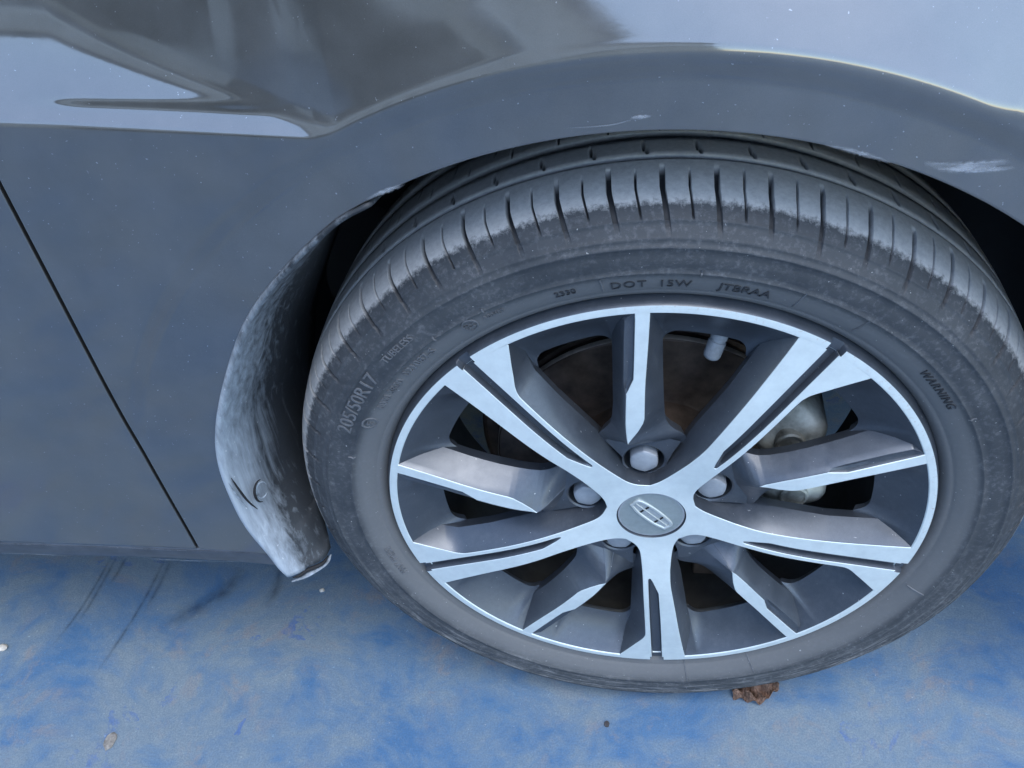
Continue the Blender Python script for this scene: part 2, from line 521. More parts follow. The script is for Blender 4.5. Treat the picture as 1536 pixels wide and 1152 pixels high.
def build_fender():
    n, nr = 1500, 250
    L = lip_curve(n)
    # outer boundary: up the door gap, over the top, down the far right
    top = 0.62
    i1 = int(np.argmin(np.hypot(L[:, 0] + 0.30, L[:, 1] - 0.23)))
    i2 = int(np.argmin(np.hypot(L[:, 0] + 0.10, L[:, 1] - 0.366)))
    i3 = int(np.argmin(np.hypot(L[:, 0] - 0.26, L[:, 1] - 0.26)))
    key = [0, i1, i2, i3, n - 1]
    kv = np.array([(DOOR_X + 0.0019, SILL_Z), (DOOR_X + 0.0019, 0.36), (DOOR_X + 0.0019, top), (0.72, top), (0.80, -0.06)])
    B = np.stack([np.interp(np.arange(n), key, kv[:, k]) for k in (0, 1)], 1)
    B[i2:i3 + 1, 0] = np.linspace(DOOR_X + 0.0019, 0.72, i3 - i2 + 1)
    t = np.linspace(0, 1, nr) ** 1.05
    X = L[None, :, 0] * (1 - t[:, None]) + B[None, :, 0] * t[:, None]
    Z = L[None, :, 1] * (1 - t[:, None]) + B[None, :, 1] * t[:, None]
    Yv = body_y(X, Z)
    rows = [np.stack([X[i], Yv[i], Z[i] + HZ], 1) for i in range(nr)]
    # hem: the lip turns inward and back
    T = np.gradient(L, axis=0); T /= np.linalg.norm(T, axis=1)[:, None]
    N = np.stack([T[:, 1], -T[:, 0]], 1)          # towards the wheel
    hem = []
    for off, dy in ((0.0006, 0.0008), (0.0009, 0.002), (0.0006, 0.014), (-0.004, 0.016)):
        P = L + N * off
        hem.append(np.stack([P[:, 0], body_y(L[:, 0], L[:, 1]) + dy, P[:, 1] + HZ], 1))
    rows = hem[::-1] + rows
    # door-side and top returns
    last = rows[-1].copy(); last[:, 1] += 0.012
    rows.append(last)
    rows.append(last.copy()); rows[-2] = rows[-3].copy(); rows[-2][:, 1] += 0.0015; rows[-1][:, 1] += 0.004
    V = np.concatenate(rows)
    fm = np.zeros((len(rows) - 1) * (n - 1), int); fm[-(n - 1):] = 1  # outer return coloured near black as painted shade of the gap
    return mesh_obj('fender', V, grid_faces(len(rows), n, False, False), [M['paint'], M['dark']], car, fmat=fm)
fender = build_fender()

def build_door():
    nx, nz = 160, 330
    xs = DOOR_X - 0.0019 - np.linspace(0, 1, nx) ** 1.8 * 1.1
    zs = np.linspace(SILL_Z, 0.62, nz)
    X, Z = np.meshgrid(xs, zs)
    Yv = body_y(X, Z)
    V = np.stack([X, Yv, Z + HZ], 2)
    ret = V[:, :1].copy(); ret[:, :, 1] += 0.014
    ret0 = V[:, :1].copy(); ret0[:, :, 1] += 0.0015
    V = np.concatenate([ret, ret0, V], 1)
    low = V[:1].copy(); low[:, :, 1] += 0.014
    V = np.concatenate([low, V], 0)
    fm = np.zeros((nz, nx + 1), int); fm[:, 0] = 1; fm[0, :] = 1  # edge returns near black instead of body paint, gap shade in the colour
    return mesh_obj('door', V.reshape(-1, 3), grid_faces(nz + 1, nx + 2, False, True), [M['paint'], M['dark']], car, fmat=fm.ravel())
door = build_door()

def build_shell():
    """what closes the body behind its outer skin: jamb, bonnet, roof side and underside"""
    m = Mesh()
    xs = np.linspace(-1.5, 0.84, 80)
    yt = body_y(xs, np.full_like(xs, 0.618))
    rows = []
    for dy, z in ((0.0, 0.615), (0.05, 0.66), (0.16, 0.70), (1.8, 0.74)):
        rows.append([(x, y + dy, z + HZ) for x, y in zip(xs, yt)])
    m.strip(rows, 0)
    m.strip([[(x, 1.8, 0.74 + HZ) for x in xs], [(x, 1.8, -0.12 + HZ) for x in xs]], 0)
    o = m.build('bonnet', [M['paint']], car)
    ub = Mesh()
    ub.strip([[(x, y, z + HZ) for x in xs] for y, z in ((0.32, -0.05), (0.36, -0.13), (1.80, -0.15))], 0)
    ub.build('underbody', [M['black']], car)
    j = Mesh()
    # jamb behind the door, near black to put the gap's shade into its colour
    zs = np.linspace(-0.042, 0.62, 40)
    j.strip([[(DOOR_X + dx, float(body_y(DOOR_X, min(z, .6))) + dy, z + HZ) for z in zs] for dx, dy in ((0.03, 0.020), (-0.03, 0.020))], 0)
    j.build('door_jamb', [M['dark']], car)
    return o
build_shell()

def build_sill():
    m = Mesh()
    xs = np.linspace(-1.5, -0.350, 90)
    y0 = body_y(xs, np.full_like(xs, SILL_Z))
    prof = [(0.016, -0.0300), (0.0060, -0.0385), (0.0035, -0.0395), (0.0010, -0.0405), (0.0002, -0.0425), (0.0006, -0.049), (0.0016, -0.0575), (0.0040, -0.0605), (0.010, -0.0620), (0.05, -0.066), (0.16, -0.085), (0.55, -0.115), (0.95, -0.115)]
    rows = []
    for dy, z in prof:
        sag = 0.0012 * np.sin(xs * 23) * (z < -0.05)
        rows.append([(x, y + dy, z + s + HZ) for x, y, s in zip(xs, y0, sag)])
    m.strip(rows, 0, flip=True)
    # end face toward the wheel
    e = [(xs[-1], y0[-1] + dy, z + HZ) for dy, z in prof[1:9]]
    m.add(e, [tuple(range(len(e)))], 0)
    o = m.build('sill', [M['sill']], car, sharp=50)
    # pale road dust caught along the lower edge and under the door
    g = np.random.default_rng(9)
    for z, w, seed in ((-0.0570, 0.0026, 1), (-0.0405, 0.0016, 2)):
        q = np.linspace(-0.70, -0.356, 120)
        yq = body_y(q, np.full_like(q, SILL_Z))
        V, F = [], []
        amp = np.clip(0.5 + 0.5 * np.sin(q * 41 + seed) + g.normal(size=120) * .35, 0, 1)
        for k in (-1, -.3, .3, 1):
            V.append(np.stack([q, yq + (0.0009 if z < -0.05 else 0.0003) - 0.0012 + 0.0006 * (k < 0), np.full(120, z + w * k * .5 + HZ) + 0.0006 * np.sin(q * 60)], 1))
            F.append((1 - abs(k)) * 1.3 * amp)
        mesh_obj('dust_line', np.concatenate(V), grid_faces(4, 120, False, True), M['scratch'], o, attrs={'fade': np.clip(np.concatenate(F), 0, 1)})
    return o
build_sill()

# ---- mud guard / dusty front of the rocker inside the arch
def build_guard():
    n = 120
    edge = smooth_chain([(-0.3415, -0.070), (-0.347, -0.058), (-0.3515, -0.040)] + GUARD_L[1:], n)
    zt = edge[:, 1]
    rows, dust = [], []
    depth = np.interp(zt, [-0.07, -0.062, -0.04, -0.01, 0.03, 0.10, 0.35], [0.030, 0.040, 0.055, 0.09, 0.14, 0.17, 0.20])
    stp = [-1, 0.0, 0.02, 0.06, 0.12, 0.2, 0.3, 0.42, 0.55, 0.7, 0.85, 1.0]
    for s in stp:
        lip = s < 0; s = max(s, 0)
        xo = edge[:, 0] + (-0.0012 if lip else 0.0012) + 0.020 * math.sin(min(1, s * 1.6) * 1.5708) + 0.012 * s
        yo = body_y(edge[:, 0], np.maximum(zt, -0.03)) + (-0.0005 if lip else 0.0002) + depth * s
        rip = 0.0016 * np.sin(zt * 70 + s * 9) * math.sin(s * 3.1)
        # shallow moulded fold that runs down the guard
        fold = -0.004 * math.exp(-((s - 0.33) / 0.06) ** 2)
        rows.append(np.stack([xo + rip + fold, yo, zt + HZ + 0.004 * s * (zt < -0.03)], 1))
        dust.append(np.clip((0.92 - 2.3 * s) * np.interp(zt, [-0.07, 0.05, 0.16, 0.26, 0.34], [0.9, 1.0, 0.8, 0.38, 0.0]), 0, 1) + 0.02)
    global GUARD_BOTTOM
    GUARD_BOTTOM = [np.array(r[0]) for r in rows[1:]]
    V = np.concatenate(rows)
    o = mesh_obj('mud_guard', V, grid_faces(len(stp), n, False, False), M['guard'], car, attrs={'dust': np.concatenate(dust)})
    o.data.update()
    so = o.modifiers.new('thick', 'SOLIDIFY'); so.thickness = 0.003; so.offset = -1
    return o
guard = build_guard()

def guard_detail():
    # broken fastener and torn corner; dark tubes paint the shade of slit, hole and gap
    def tube(name, pts, rad, mat, n=10, flat=1.0):
        C = smooth_chain(pts, 26)
        T = np.gradient(C, axis=0); T /= np.linalg.norm(T, axis=1)[:, None]
        m = Mesh()
        rows = []
        for i in range(26):
            k = math.sin(math.pi * min(0.97, max(0.03, i / 25))) ** 0.5
            a = np.cross(T[i], (0, 0, 1)); a /= np.linalg.norm(a) + 1e-9
            b = np.cross(T[i], a)
            rows.append([C[i] + (a * math.cos(t) + b * math.sin(t) * flat) * rad * k for t in np.linspace(0, 2 * math.pi, n, endpoint=False)])
        m.strip(rows, 0, closed=True)
        return m.build(name, [M[mat]], car)
    def on(x, z, y):          # a point a little proud of the guard face
        return np.array([x, y, z + HZ])
    tube('torn_slit_shade', [on(-0.3560, 0.070, -0.0265), on(-0.3542, 0.054, -0.0255), on(-0.3522, 0.036, -0.0230), on(-0.3485, 0.022, -0.0200)], 0.0011, 'dark')
    tube('torn_edge', [on(-0.3590, 0.066, -0.0285), on(-0.3568, 0.048, -0.0275), on(-0.3540, 0.030, -0.0255)], 0.0007, 'guardlight')
    pts = [on(-0.3450 + 0.003 * math.cos(t), 0.034 + 0.0125 * math.sin(t), -0.0085 + 0.008 * math.cos(t)) for t in np.linspace(1.2, 4.3, 9)]
    tube('fastener_hole_shade', pts, 0.0012, 'dark')
    pts = [on(-0.3452 + 0.003 * math.cos(t), 0.034 + 0.0090 * math.sin(t), -0.0078 + 0.0055 * math.cos(t)) for t in np.linspace(0.2, 5.4, 11)]
    tube('fastener', pts, 0.0010, 'guardlight')
    B = GUARD_BOTTOM
    tube('torn_gap_shade', [B[i] + np.array((0.0015, -0.0030, -0.0015)) for i in (1, 3, 5, 7, 9)], 0.0021, 'dark')
    tube('loose_trim', [B[i] + np.array((0.0010, -0.0035, -0.0058)) for i in (0, 2, 4, 6, 8, 10)], 0.0026, 'guardlight', flat=0.6)
M['guardlight'] = mat_simple('dusty_torn_plastic', (0.20, 0.23, 0.26), 0.7, 0.0, 0.5, 180, 0.3)
guard_detail()

def build_liner():
    m = Mesh()
    a = np.radians(np.linspace(-8, 150, 90))
    rows = []
    for y, r in ((-0.014, 0.389), (-0.006, 0.400), (0.02, 0.406), (0.10, 0.408), (0.26, 0.400), (0.29, 0.36), (0.30, 0.0)):
        rows.append([(C1[0] + r * math.cos(t), y + 0 * t, C1[1] + r * math.sin(t) + HZ) for t in a])
    m.strip(rows, 0)
    zs = np.linspace(0.30, -0.11, 30)
    m.strip([[(-0.335 - 0.03 * max(0, 1 - abs(z - 0.04) / 0.2) + dx, y, z + HZ) for z in zs] for y, dx in ((0.02, -0.012), (0.14, 0.0), (0.30, 0.0))], 0)
    zs2 = np.linspace(0.40, -0.06, 20)
    m.strip([[(x, 0.31, z + HZ) for z in zs2] for x in (-0.5, 0.42)], 0)
    return m.build('arch_liner', [M['black']], car, sharp=60)
build_liner()

# ---- marks on the bodywork
def body_mark(pts, width, name='scratch', seed=1, mat='scratch', lift=0.0006):
    """thin irregular mark lying on the outer skin; pts in (x, z)"""
    r = np.random.default_rng(seed)
    C = smooth_chain(pts, 40) if len(pts) > 2 else resample(pts, 40)
    T = np.gradient(C, axis=0); T /= np.linalg.norm(T, axis=1)[:, None]
    N = np.stack([-T[:, 1], T[:, 0]], 1)
    s = np.linspace(0, 1, 40)
    w = width * (0.35 + 0.65 * np.sin(np.pi * s) ** 0.6) * (0.7 + 0.6 * r.random(40))
    V, F = [], []
    for k in (-1, -0.4, 0.4, 1):
        P = C + N * (w * k)[:, None] * 0.5
        V.append(np.stack([P[:, 0], body_y(P[:, 0], P[:, 1]) - lift, P[:, 1] + HZ], 1))
        F.append((1 - abs(k)) * 1.2 * np.ones(40) * np.sin(np.pi * np.clip(s, 0.02, 0.98)) ** 0.4)
    return mesh_obj(name, np.concatenate(V), grid_faces(4, 40, False, True), M[mat], fender, attrs={'fade': np.clip(np.concatenate(F), 0, 1)})

# ================================================================== the wheel (origin at its centre)
wheel = empty('wheel', (0, 0, HZ), car)
PHI = 0.0572
MAIN_A = [R(126) + PHI + k * R(72) for k in range(5)]

_yc = np.polyfit([0.030, 0.045, 0.06, 0.08, 0.10, 0.13, 0.16, 0.20, 0.226], [0.0030, 0.0022, 0.0008, -0.0022, -0.0046, -0.0056, -0.0045, -0.0018, 0.0], 5)
def face_y(u): return np.polyval(_yc, np.clip(u, 0.028, 0.23))
def UVY(u, v, y): return np.stack([u, y, v], 1)      # wheel-local, spoke axis along +X
RIN, ROUT = 0.2255, 0.232

def offset_chain(P, d):
    T = np.gradient(P, axis=0); T /= np.linalg.norm(T, axis=1)[:, None]
    return P + np.stack([-T[:, 1], T[:, 0]], 1) * d

def build_spoke():
    mm = 0.001
    Lp = np.array([(32.36, 23.51), (36.5, 21.3), (42, 19.2), (50, 17.6), (61, 16.4), (76, 15.4), (95, 15.6), (115, 17.6), (135, 19.6), (165, 22.2), (185, 24.2), (205, 26.4), (222.4, 28.6)]) * mm
    Rp = np.array([(32.36, -23.51), (35, -20.6), (40, -15.6), (47, -12.2), (58, -10.8), (80, -10.2), (110, -10.3), (150, -10.3), (176, -10.6), (183, -11.6), (189, -14.4), (197, -20.2), (206, -26.6), (221.6, -38.2)]) * mm
    L = smooth_chain(Lp, 110); Rr = smooth_chain(Rp, 120)
    tl = math.atan2(L[-1, 1], L[-1, 0]); tr = math.atan2(Rr[-1, 1], Rr[-1, 0])
    gw = 0.0053
    gro = np.vstack([resample(np.array([(RIN + .0008, gw), (0.150, gw - .0004), (0.106, 0.0040), (0.0900, -0.0008), (0.0850, -0.0028)]), 70),
                     smooth_chain([(0.0846, -0.0038), (0.0855, -0.0048), (0.088, -0.0052)], 8),
                     resample(np.array([(0.090, -0.0052), (0.150, -0.0055), (RIN + .0008, -gw)]), 60)])
    RS = RIN + 0.0006
    arcL = np.array([(RS * math.cos(t), RS * math.sin(t)) for t in np.linspace(tl, math.asin(gw / RS), 16)])[:-1]
    arcR = np.array([(RS * math.cos(t), RS * math.sin(t)) for t in np.linspace(-math.asin(gw / RS), tr, 18)])[1:]
    Lc = np.vstack([L, [(RIN * math.cos(tl), RIN * math.sin(tl))]])
    Rc = np.vstack([Rr, [(RIN * math.cos(tr), RIN * math.sin(tr))]])
    hub = np.array([(0.0303 * math.cos(t), 0.0303 * math.sin(t)) for t in np.linspace(-R(36), R(36), 22)])
    bev = 0.0004
    Li, Ri, Gi = offset_chain(Lc, -bev), offset_chain(Rc, bev), gro.copy()
    Gi[:70] = offset_chain(gro[:70], -bev * .8); Gi[70:] = offset_chain(gro[70:], -bev * .8)
    Gi[0] = (RS, gw + bev * .8); Gi[-1] = (RS, -gw - bev * .8)
    Li[0], Ri[0] = Lc[0] * 0.985, Rc[0] * 0.985
    loop = np.vstack([hub, Li, arcL, Gi, arcR, Ri[::-1]])
    n = len(loop)
    # interior points so that the face can follow its gentle crown
    inside = []
    def pip(p):
        x, y = p; c = False
        for i in range(n):
            x1, y1 = loop[i]; x2, y2 = loop[(i + 1) % n]
            if (y1 > y) != (y2 > y) and x < (x2 - x1) * (y - y1) / (y2 - y1) + x1: c = not c
        return c
    for u in np.arange(0.034, 0.224, 0.006):
        for v in np.arange(-0.036, 0.036, 0.006):
            if pip((u, v)) and np.min(np.hypot(loop[:, 0] - u, loop[:, 1] - v)) > 0.0022: inside.append((u, v))
    pts = [Vector(p) for p in loop] + [Vector(p) for p in inside]
    res = delaunay_2d_cdt(pts, [(i, (i + 1) % n) for i in range(n)], [list(range(n))], 1, 1e-7)
    ov, of = res[0], res[2]
    A = np.array([(p.x, p.y) for p in ov])
    m = Mesh()
    m.add(UVY(A[:, 0], A[:, 1], face_y(A[:, 0])), [f[::-1] for f in of], 1)
    def wall(top_in, top, rows, flip):
        out = [UVY(top_in[:, 0], top_in[:, 1], face_y(top_in[:, 0]))]
        m.strip([out[0], UVY(top[:, 0], top[:, 1], face_y(top[:, 0]) + bev)], 1, flip=flip)
        rr = [UVY(top[:, 0], top[:, 1], face_y(top[:, 0]) + bev)] + rows
        m.strip(rr, 0, flip=flip)
    def lower(P, tab_u, tab_v, ys):
        out = []
        vb = np.interp(P[:, 0], tab_u, tab_v)
        yb = np.interp(P[:, 0], tab_u, ys)
        for s in (0.03, 0.35, 0.7, 0.95, 1.0):
            k = s ** 0.9
            out.append(UVY(P[:, 0], P[:, 1] * (1 - k) + vb * k, (face_y(P[:, 0]) + bev) * (1 - s) + yb * s))
        kk = np.where(P[:, 0] < 0.037, 1.0, 0.93)
        out.append(UVY(P[:, 0], vb * kk, yb + 0.010))
        out.append(UVY(P[:, 0], vb * 0.2, yb + 0.016))
        return out
    wall(Li, Lc, lower(Lc, [.0324, .037, .05, .07, .10, .15, .19, .2235], [.02351, .0206, .0184, .0198, .0258, .0310, .0355, .0390], [.026, .026, .026, .024, .019, .016, .019, .024]), True)
    wall(Ri, Rc, lower(Rc, [.0324, .036, .042, .05, .07, .10, .15, .182, .195, .2235], [-.02351, -.0198, -.0150, -.0128, -.0150, -.0206, -.0240, -.0262, -.0300, -.0460], [.026, .026, .026, .026, .024, .019, .016, .017, .020, .024]), False)
    # groove
    gb = gro.copy(); gb[:70] = offset_chain(gro[:70], 0.0013); gb[70:] = offset_chain(gro[70:], 0.0013)
    gy = face_y(gro[:, 0]); dpt = 0.0060 * sstep(0.084, 0.100, gro[:, 0]) + 0.0006
    wall(Gi, gro, [UVY(gb[:, 0], gb[:, 1], gy + dpt)], True)
    a, bq = gb[:69], gb[69:][::-1]
    bq = resample(bq, 69)
    m.strip([UVY(a[:, 0], a[:, 1], face_y(a[:, 0]) + dpt[:69]), UVY(bq[:, 0], bq[:, 1], face_y(bq[:, 0]) + np.interp(bq[:, 0], gro[:69, 0][::-1], dpt[:69][::-1]))], 0, flip=True)
    # bore for the cap
    m.strip([UVY(hub[:, 0] * k, hub[:, 1] * k, np.full(len(hub), y)) for k, y in ((1, face_y(0.0303)), (0.992, face_y(0.0303) + 0.0008), (0.99, 0.02))], 0, flip=True)
    return m

def place_sector(proto, name, angs, parent):
    out = []
    for k, a in enumerate(angs):
        o = proto if k == 0 else proto.copy()
        if k: COL.objects.link(o)
        o.parent = parent
        o.rotation_euler = (0, -a, 0)
        out.append(o)
    return out

sp = build_spoke().build('spoke', [M['rimpaint'], M['machined']], wheel, sharp=30)
place_sector(sp, 'spoke', MAIN_A, wheel)

LUG_U, LUG_V, LUG_R = 0.0570, 0.0042, 0.0170
FLOOR_Y = 0.0168
def build_slim():
    m = Mesh()
    # --- lug pocket floor with a bored hole
    out = np.array([(0.036, -0.012), (0.050, -0.0135), (0.066, -0.0200), (0.078, -0.0270), (0.083, -0.0150), (0.084, 0.002), (0.084, 0.0200), (0.082, 0.0360), (0.066, 0.0250), (0.050, 0.0160), (0.036, 0.012)])
    out = resample(np.vstack([out, out[:1]]), 90)[:-1]
    nc = 44
    circ = np.array([(LUG_U + LUG_R * math.cos(t), LUG_V + LUG_R * math.sin(t)) for t in np.linspace(0, 2 * math.pi, nc, endpoint=False)])
    circ2 = np.array([(LUG_U + (LUG_R + .0016) * math.cos(t), LUG_V + (LUG_R + .0016) * math.sin(t)) for t in np.linspace(0, 2 * math.pi, nc, endpoint=False)])
    keep = np.hypot(out[:, 0] - LUG_U, out[:, 1] - LUG_V) > LUG_R + 0.0026
    out = out[keep]
    n = len(out)
    pts = [Vector(p) for p in out] + [Vector(p) for p in circ2]
    for u in np.arange(0.04, 0.12, 0.004):
        for v in np.arange(-0.03, 0.042, 0.004):
            if math.hypot(u - LUG_U, v - LUG_V) > LUG_R + 0.0032: pts.append(Vector((u, v)))
    edges = [(i, (i + 1) % n) for i in range(n)] + [(n + i, n + (i + 1) % nc) for i in range(nc)]
    ov, _, of, _, _, _ = delaunay_2d_cdt(pts, edges, [list(range(n))], 1, 1e-7)
    A = np.array([(p.x, p.y) for p in ov])
    def floor_y(P):
        d = np.hypot(P[:, 0] - LUG_U, P[:, 1] - LUG_V)
        return np.interp(d, [0.0, 0.018, 0.024, 0.034, 0.05, 0.08], [FLOOR_Y, FLOOR_Y, 0.0166, 0.0172, 0.0185, 0.020])
    cen = np.array([A[list(f)].mean(0) for f in of])
    ok = np.hypot(cen[:, 0] - LUG_U, cen[:, 1] - LUG_V) > LUG_R + 0.0014
    m.add(UVY(A[:, 0], A[:, 1], floor_y(A)), [f[::-1] for f, k in zip(of, ok) if k], 0)
    rows = [(circ2, FLOOR_Y), (circ, FLOOR_Y + 0.0012), (circ, 0.036)]
    for i in range(2):
        a, b = rows[i], rows[i + 1]
        m.strip([UVY(a[0][:, 0], a[0][:, 1], np.full(nc, a[1])), UVY(b[0][:, 0], b[0][:, 1], np.full(nc, b[1]))], 0, closed=True, flip=False)
    m.add(UVY(circ[:, 0], circ[:, 1], np.full(nc, 0.036)), [tuple(range(nc))], 0)
    # --- the slim spoke: sections along mu, columns from the R side to the L side
    #        mu    Rback v,y      Rface v   Lface v   ledge v, dy   Lback v,y
    S = [(73.0, -30, 21.0, -4.0, 9.0, 11.0, 0.2, 36, 21.0, 21.0),
         (76.0, -31, 20.5, -2.0, 10.0, 11.5, 0.2, 38, 20.5, 18.5),
         (80.0, -31, 20.0, 1.0, 11.5, 12.6, 0.2, 40, 20.0, 14.5),
         (84.0, -30, 19.3, 4.5, 13.0, 13.8, 0.2, 41, 19.3, 10.0),
         (88.0, -26.5, 18.6, 8.0, 14.2, 14.7, 0.2, 41, 18.6, 5.4),
         (92.0, -22, 18.0, 11.2, 15.2, 15.5, 0.2, 38.5, 18.0, 0.8),
         (96.0, -18.6, 17.7, 13.8, 15.8, 16.1, 0.2, 35, 17.5, -3.0),
         (99.5, -16.6, 17.4, 15.6, 16.2, 16.5, 0.2, 32.4, 17.0, -5.2),
         (104., -15.0, 17.0, 12.8, 16.6, 16.9, 0.2, 30, 16.5, None),
         (113., -14, 16.5, 7.4, 16.9, 17.2, 0.2, 28, 16.0, None),
         (122., -13.8, 16.2, 3.2, 16.9, 17.2, 0.2, 27, 16.0, None),
         (127., -13.6, 16.2, 2.0, 16.6, 16.9, 0.2, 26.5, 16.0, None),
         (140., -13.5, 16.5, 1.4, 15.9, 16.2, 0.2, 26, 16.2, None),
         (153., -13.5, 17.5, 0.8, 15.0, 15.3, 0.2, 25.5, 17.0, None),
         (157., -13.5, 18.0, 0.5, 13.2, 16.6, 2.6, 25.2, 17.5, None),
         (167., -13.6, 19.0, -0.2, 9.0, 16.6, 3.0, 24.8, 18.5, None),
         (180., -13.8, 21.0, -1.4, 8.1, 15.8, 3.0, 24.4, 20.0, None),
         (200., -14.2, 24.0, -3.2, 6.9, 14.8, 2.8, 24.0, 23.0, None),
         (219., -15.0, 26.0, -4.7, 5.8, 13.2, 2.4, 24.0, 26.0, None),
         (226., -15.2, 26.0, -5.2, 5.6, 6.4, 1.0, 24.0, 26.0, None)]
    S = np.array([[np.nan if q is None else q for q in r] for r in S], float)
    mu = np.unique(np.round(np.concatenate([np.linspace(73, 226, 90), S[:, 0]]), 3))
    fy = np.where(np.isnan(S[:, 9]), face_y(S[:, 0] * .001) * 1000, S[:, 9])
    I = lambda c: np.interp(mu, S[:, 0], S[:, c])
    F = np.interp(mu, S[:, 0], fy)
    big = mu > 104
    F[big] = face_y(mu[big] * .001) * 1000
    bev = 0.4
    z = np.zeros_like(mu)
    vR, vL, vg, dg = I(3), I(4), I(5), I(6)
    cols = [(I(1) * .35, I(2) + 17), (I(1) * .9, I(2) + 10), (I(1), I(2)), ]
    for s in (0.9, 0.55, 0.2): cols.append((I(1) * s + (vR) * (1 - s), I(2) * s + (F + bev) * (1 - s)))
    cols += [(vR, F + bev), (vR + bev, F), (vL - bev, F), (vL, F + bev)]
    cols += [(vL + 0.6 * dg / 2.6, F + dg), ((vL + vg) / 2 + 0.3, F + dg + 0.9 * dg / 3), (vg - 0.35, F + dg * 0.95), (vg, F + dg + 0.25)]
    for s in (0.25, 0.6, 0.92): cols.append((I(7) * s + vg * (1 - s), I(8) * s + (F + dg + 0.25) * (1 - s)))
    cols += [(I(7), I(8)), (I(7) * .9, I(8) + 10), (I(7) * .35, I(8) + 17)]
    rows = [UVY(mu * .001, c[0] * .001, c[1] * .001) for c in cols]
    nc2 = len(mu)
    for i in range(len(rows) - 1):
        face = (cols[i][0] is not None) and i in (6, 7, 8)
        if face:
            k0 = int(np.searchsorted(mu, 98.5))
            m.strip([rows[i][:k0 + 1], rows[i + 1][:k0 + 1]], 0, flip=True)
            m.strip([rows[i][k0:], rows[i + 1][k0:]], 1, flip=True)
        else: m.strip([rows[i], rows[i + 1]], 0, flip=True)
    return m

SLIM_A = [a + R(36) for a in MAIN_A]
sl = build_slim().build('slim_spoke', [M['rimpaint'], M['machined']], wheel, sharp=32)
place_sector(sl, 'slim_spoke', SLIM_A, wheel)

def build_rim():
    """outer ring, its flange, the sloping inner wall with rounded window corners, and the barrel"""
    m = Mesh()
    n = 720
    th = np.linspace(0, 2 * math.pi, n, endpoint=False)
    loc = np.mod(th - MAIN_A[0] + R(36), R(72)) - R(36)       # angle from the nearest spoke axis
    deg = np.degrees(np.where(loc < 0, loc + R(72), loc))     # 0..72 from a spoke to the next
    d = np.full(n, 0.0)
    for a, b in ((11.0, 31.8), (43.4, 63.9)):
        q = (deg > a) & (deg < b)
        d[q] = np.minimum(deg[q] - a, b - deg[q]) * R(1) * 0.19
    rf = 0.013
    dip = np.where(d < rf, rf - np.sqrt(np.maximum(0, rf ** 2 - (rf - np.minimum(d, rf)) ** 2)), 0) * 0.9
    rin = 0.1895 - dip
    ring = lambda r, y: np.stack([r * np.cos(th), np.full(n, y) if np.isscalar(y) else y, r * np.sin(th)], 1)
    gl = np.abs(loc) * ROUT                                    # groove notch through the ring
    notch = sstep(0.0064, 0.0050, gl) * 0.0055
    # rim face
    fr = [(RIN + 0.0006, 0.0), (0.2290, 0.0), (ROUT, 0.0004)]
    fy0 = float(face_y(RIN))
    rows = [ring(r, notch + y + fy0 * (1 - k / 2)) for k, (r, y) in enumerate(fr)]
    o0 = len(m.m)
    m.strip(rows, 1, closed=True)
    for k in range(o0, len(m.m)):
        if notch[(k - o0) % n] > 0.0012 or notch[((k - o0) + 1) % n] > 0.0012: m.m[k] = 0
    m.strip([ring(RIN - 0.0001, notch + 0.0008), rows[0]], 1, closed=True)
    m.strip([rows[-1], ring(0.2329, notch * .8 + 0.0016), ring(0.2340, notch * .3 + 0.0045), ring(0.2352, 0.0095), ring(0.2362, 0.0120), ring(0.2368, 0.0135), ring(0.2360, 0.0165), ring(0.231, 0.020)], 0, closed=True)
    # inner wall
    wl = []
    for s in (0.0, 0.12, 0.35, 0.6, 0.85, 0.97, 1.0):
        r = (RIN - 0.0001) * (1 - s) + rin * s
        y = 0.0008 + 0.0262 * s + 0.0035 * math.sin(math.pi * s)
        wl.append(ring(r, np.maximum(y, notch + 0.0008) if s < 0.2 else y))
    wl += [ring(rin + 0.0006, 0.0285), ring(rin + 0.003, 0.033), ring(np.full(n, 0.2015), 0.040), ring(np.full(n, 0.2060), 0.055), ring(np.full(n, 0.2060), 0.150), ring(np.full(n, 0.2130), 0.185), ring(np.full(n, 0.2300), 0.198)]
    m.strip(wl[:9], 0, closed=True, flip=True)
    m.strip(wl[8:], 2, closed=True, flip=True)
    return m
M['barrel'] = mat_simple('barrel_black', (0.026, 0.026, 0.025), 0.7, 0.0, 0.4, 60)  # near-black barrel inside, darker than the rim paint
rim = build_rim().build('rim', [M['rimpaint'], M['machined'], M['barrel']], wheel, sharp=40)

# ---- hub cap and emblem
def build_cap():
    m = Mesh()
    n = 72
    th = np.linspace(0, 2 * math.pi, n, endpoint=False)
    prof = [(0.0, 0.0058), (0.010, 0.0059), (0.020, 0.0062), (0.0265, 0.0066), (0.0276, 0.0064), (0.0290, 0.0065), (0.0295, 0.0071), (0.0296, 0.012)]
    rows = [np.stack([max(r, 1e-5) * np.cos(th), np.full(n, y - .002), max(r, 1e-5) * np.sin(th)], 1) for r, y in prof]
    m.strip(rows[:5], 0, closed=True)
    m.strip(rows[4:], 1, closed=True)
    return m.build('centre_cap', [M['cap'], M['nut']], wheel, sharp=45)
build_cap()

